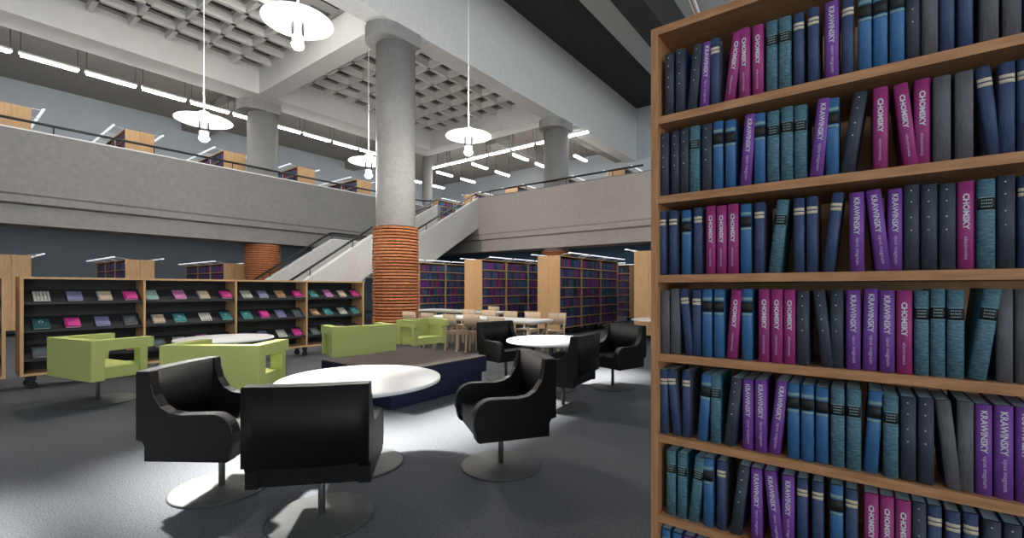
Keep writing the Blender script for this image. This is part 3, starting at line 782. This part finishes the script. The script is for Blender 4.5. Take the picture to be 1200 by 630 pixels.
for px, f, z, zt, lab in lp:
    p = at(px, f)
    zz = zt if zt > 9 else 11.3
    t = make_pendant(lab, z, zz); t.location = (p.x, p.y, z)
    ul = bpy.data.lights.new('coffer_fill', 'POINT'); ul.energy = 100; ul.shadow_soft_size = .12; ul.color = (1,.97,.93)  # extra point lamp added over each pendant to brighten the coffers
    uo = bpy.data.objects.new('coffer_fill', ul); COL.objects.link(uo); uo.location = (p.x+.16, p.y, z+.42)

# ------------------------------------------------------------------ linear lights on the galleries
def make_linear(label):
    t = thing('hanging_tube_light', label, 'ceiling light', (0,0,0), 0, 'hanging tube lights on the upper floor')
    b = MB(); b.prism([(-.078,.05),(.078,.05),(.078,.09),(.05,.125),(-.05,.125),(-.078,.09)], 1, -.64, .64); b.obj('housing', M_whitep, t)
    b = MB(); b.box(-.055,-.60,-.01,.055,.60,.0495); b.obj('diffuser', M_tube, t)
    for y in (-.60, .60):
        b = MB(); b.tube([(0,y,.124),(0,y,1.115)], .012, 6); b.obj('rod', M_steeld, t)
    return t
LZ = 8.085
F0 = make_linear('')
n = 0
XLT = -19.1
for k in range(11):
    y = .45-1.40*1+1.40*k+.55
    lab = 'tube light in the row above the left balcony, %s from the left' % ORD[k+1]
    if n == 0: F0.location = (XLT, y, LZ); F0['label'] = lab
    else: dup(F0, (XLT, y, LZ), 0, lab)
    n += 1
for k in range(7):
    x = -18.3+1.42*k
    if x > -10.3: x += 0
    q = dup(F0, (x, 17.4, LZ), PI/2, 'tube light in the front row above right balcony, %s from the left' % ORD[k+1])
    if k == 6: bpy.data.objects.remove([c for c in q.children if c.name.startswith('rod')][0])
for k, x in enumerate((-22.0, -19.25, -16.5, -13.72, -11.35)):
    for j, y in enumerate((18.75, 20.75)):
        dup(F0, (x, y, LZ), 0, 'short tube light pointing away above right balcony, %s column from left, %s one' % (ORD[k+1], ['nearer','farther'][j]))

# ------------------------------------------------------------------ light
w = bpy.data.worlds.new('world'); sc.world = w; w.use_nodes = True
bg = w.node_tree.nodes['Background']; bg.inputs[0].default_value = (.82,.90,1,1); bg.inputs[1].default_value = .13
for k, y in enumerate((-5.7, .3, 6.3, 12.3, 18.3)):       # added fill lamps in the made-up windows of the unseen right wall
    al = bpy.data.lights.new('fill_lamp', 'AREA'); al.shape = 'RECTANGLE'; al.size = 5.4; al.size_y = 6.0; al.energy = 340; al.color = (.93,.97,1)
    ao = bpy.data.objects.new('fill_lamp', al); COL.objects.link(ao); ao.location = (9.15, y, 7.6); ao.rotation_euler = (0, PI/2+rad(38), 0)
for x, y, sx, sy, e in ((-21.2, 1.0, 5.5, 12, 90), (-21.2, 10.5, 5.5, 8, 60), (-12, 20, 18, 6, 170)):       # unseen fill lamps, added to lift the walls under the galleries
    al = bpy.data.lights.new('gallery_fill', 'AREA'); al.shape = 'RECTANGLE'; al.size = sx; al.size_y = sy; al.energy = e; al.color = (.95,.97,1)
    ao = bpy.data.objects.new('gallery_fill', al); COL.objects.link(ao); ao.location = (x, y, 3.86)
for k, x in enumerate((-5.35, 2.05)):                    # added fill lamps behind the viewer, for the near bookcase
    al = bpy.data.lights.new('fill_lamp', 'AREA'); al.shape = 'RECTANGLE'; al.size = 7.0; al.size_y = 4.2; al.energy = 80; al.color = (.95,.98,1)
    ao = bpy.data.objects.new('fill_lamp', al); COL.objects.link(ao); ao.location = (x, -9.15, 4.0); ao.rotation_euler = (PI/2, 0, 0)
sun = bpy.data.lights.new('sun', 'SUN'); sun.energy = 40; sun.angle = rad(4.5); sun.color = (1,.97,.93)
so = bpy.data.objects.new('sun', sun); COL.objects.link(so)
el = rad(48.5); az = Vector((-1, -.08)).normalized()
d = Vector((-az.x*math.cos(el), -az.y*math.cos(el), -math.sin(el)))
so.rotation_euler = d.to_track_quat('-Z', 'Y').to_euler(); so.location = (-12, 3, 14)

sc.view_settings.view_transform = 'Standard'; sc.view_settings.look = 'None'; sc.view_settings.gamma = 1
sc.view_settings.exposure = 0; sc.view_settings.use_curve_mapping = False
sc.cycles.use_denoising = True
sc.cycles.max_bounces = 8; sc.cycles.diffuse_bounces = 5; sc.cycles.transparent_max_bounces = 12
sc.cycles.sample_clamp_indirect = 6
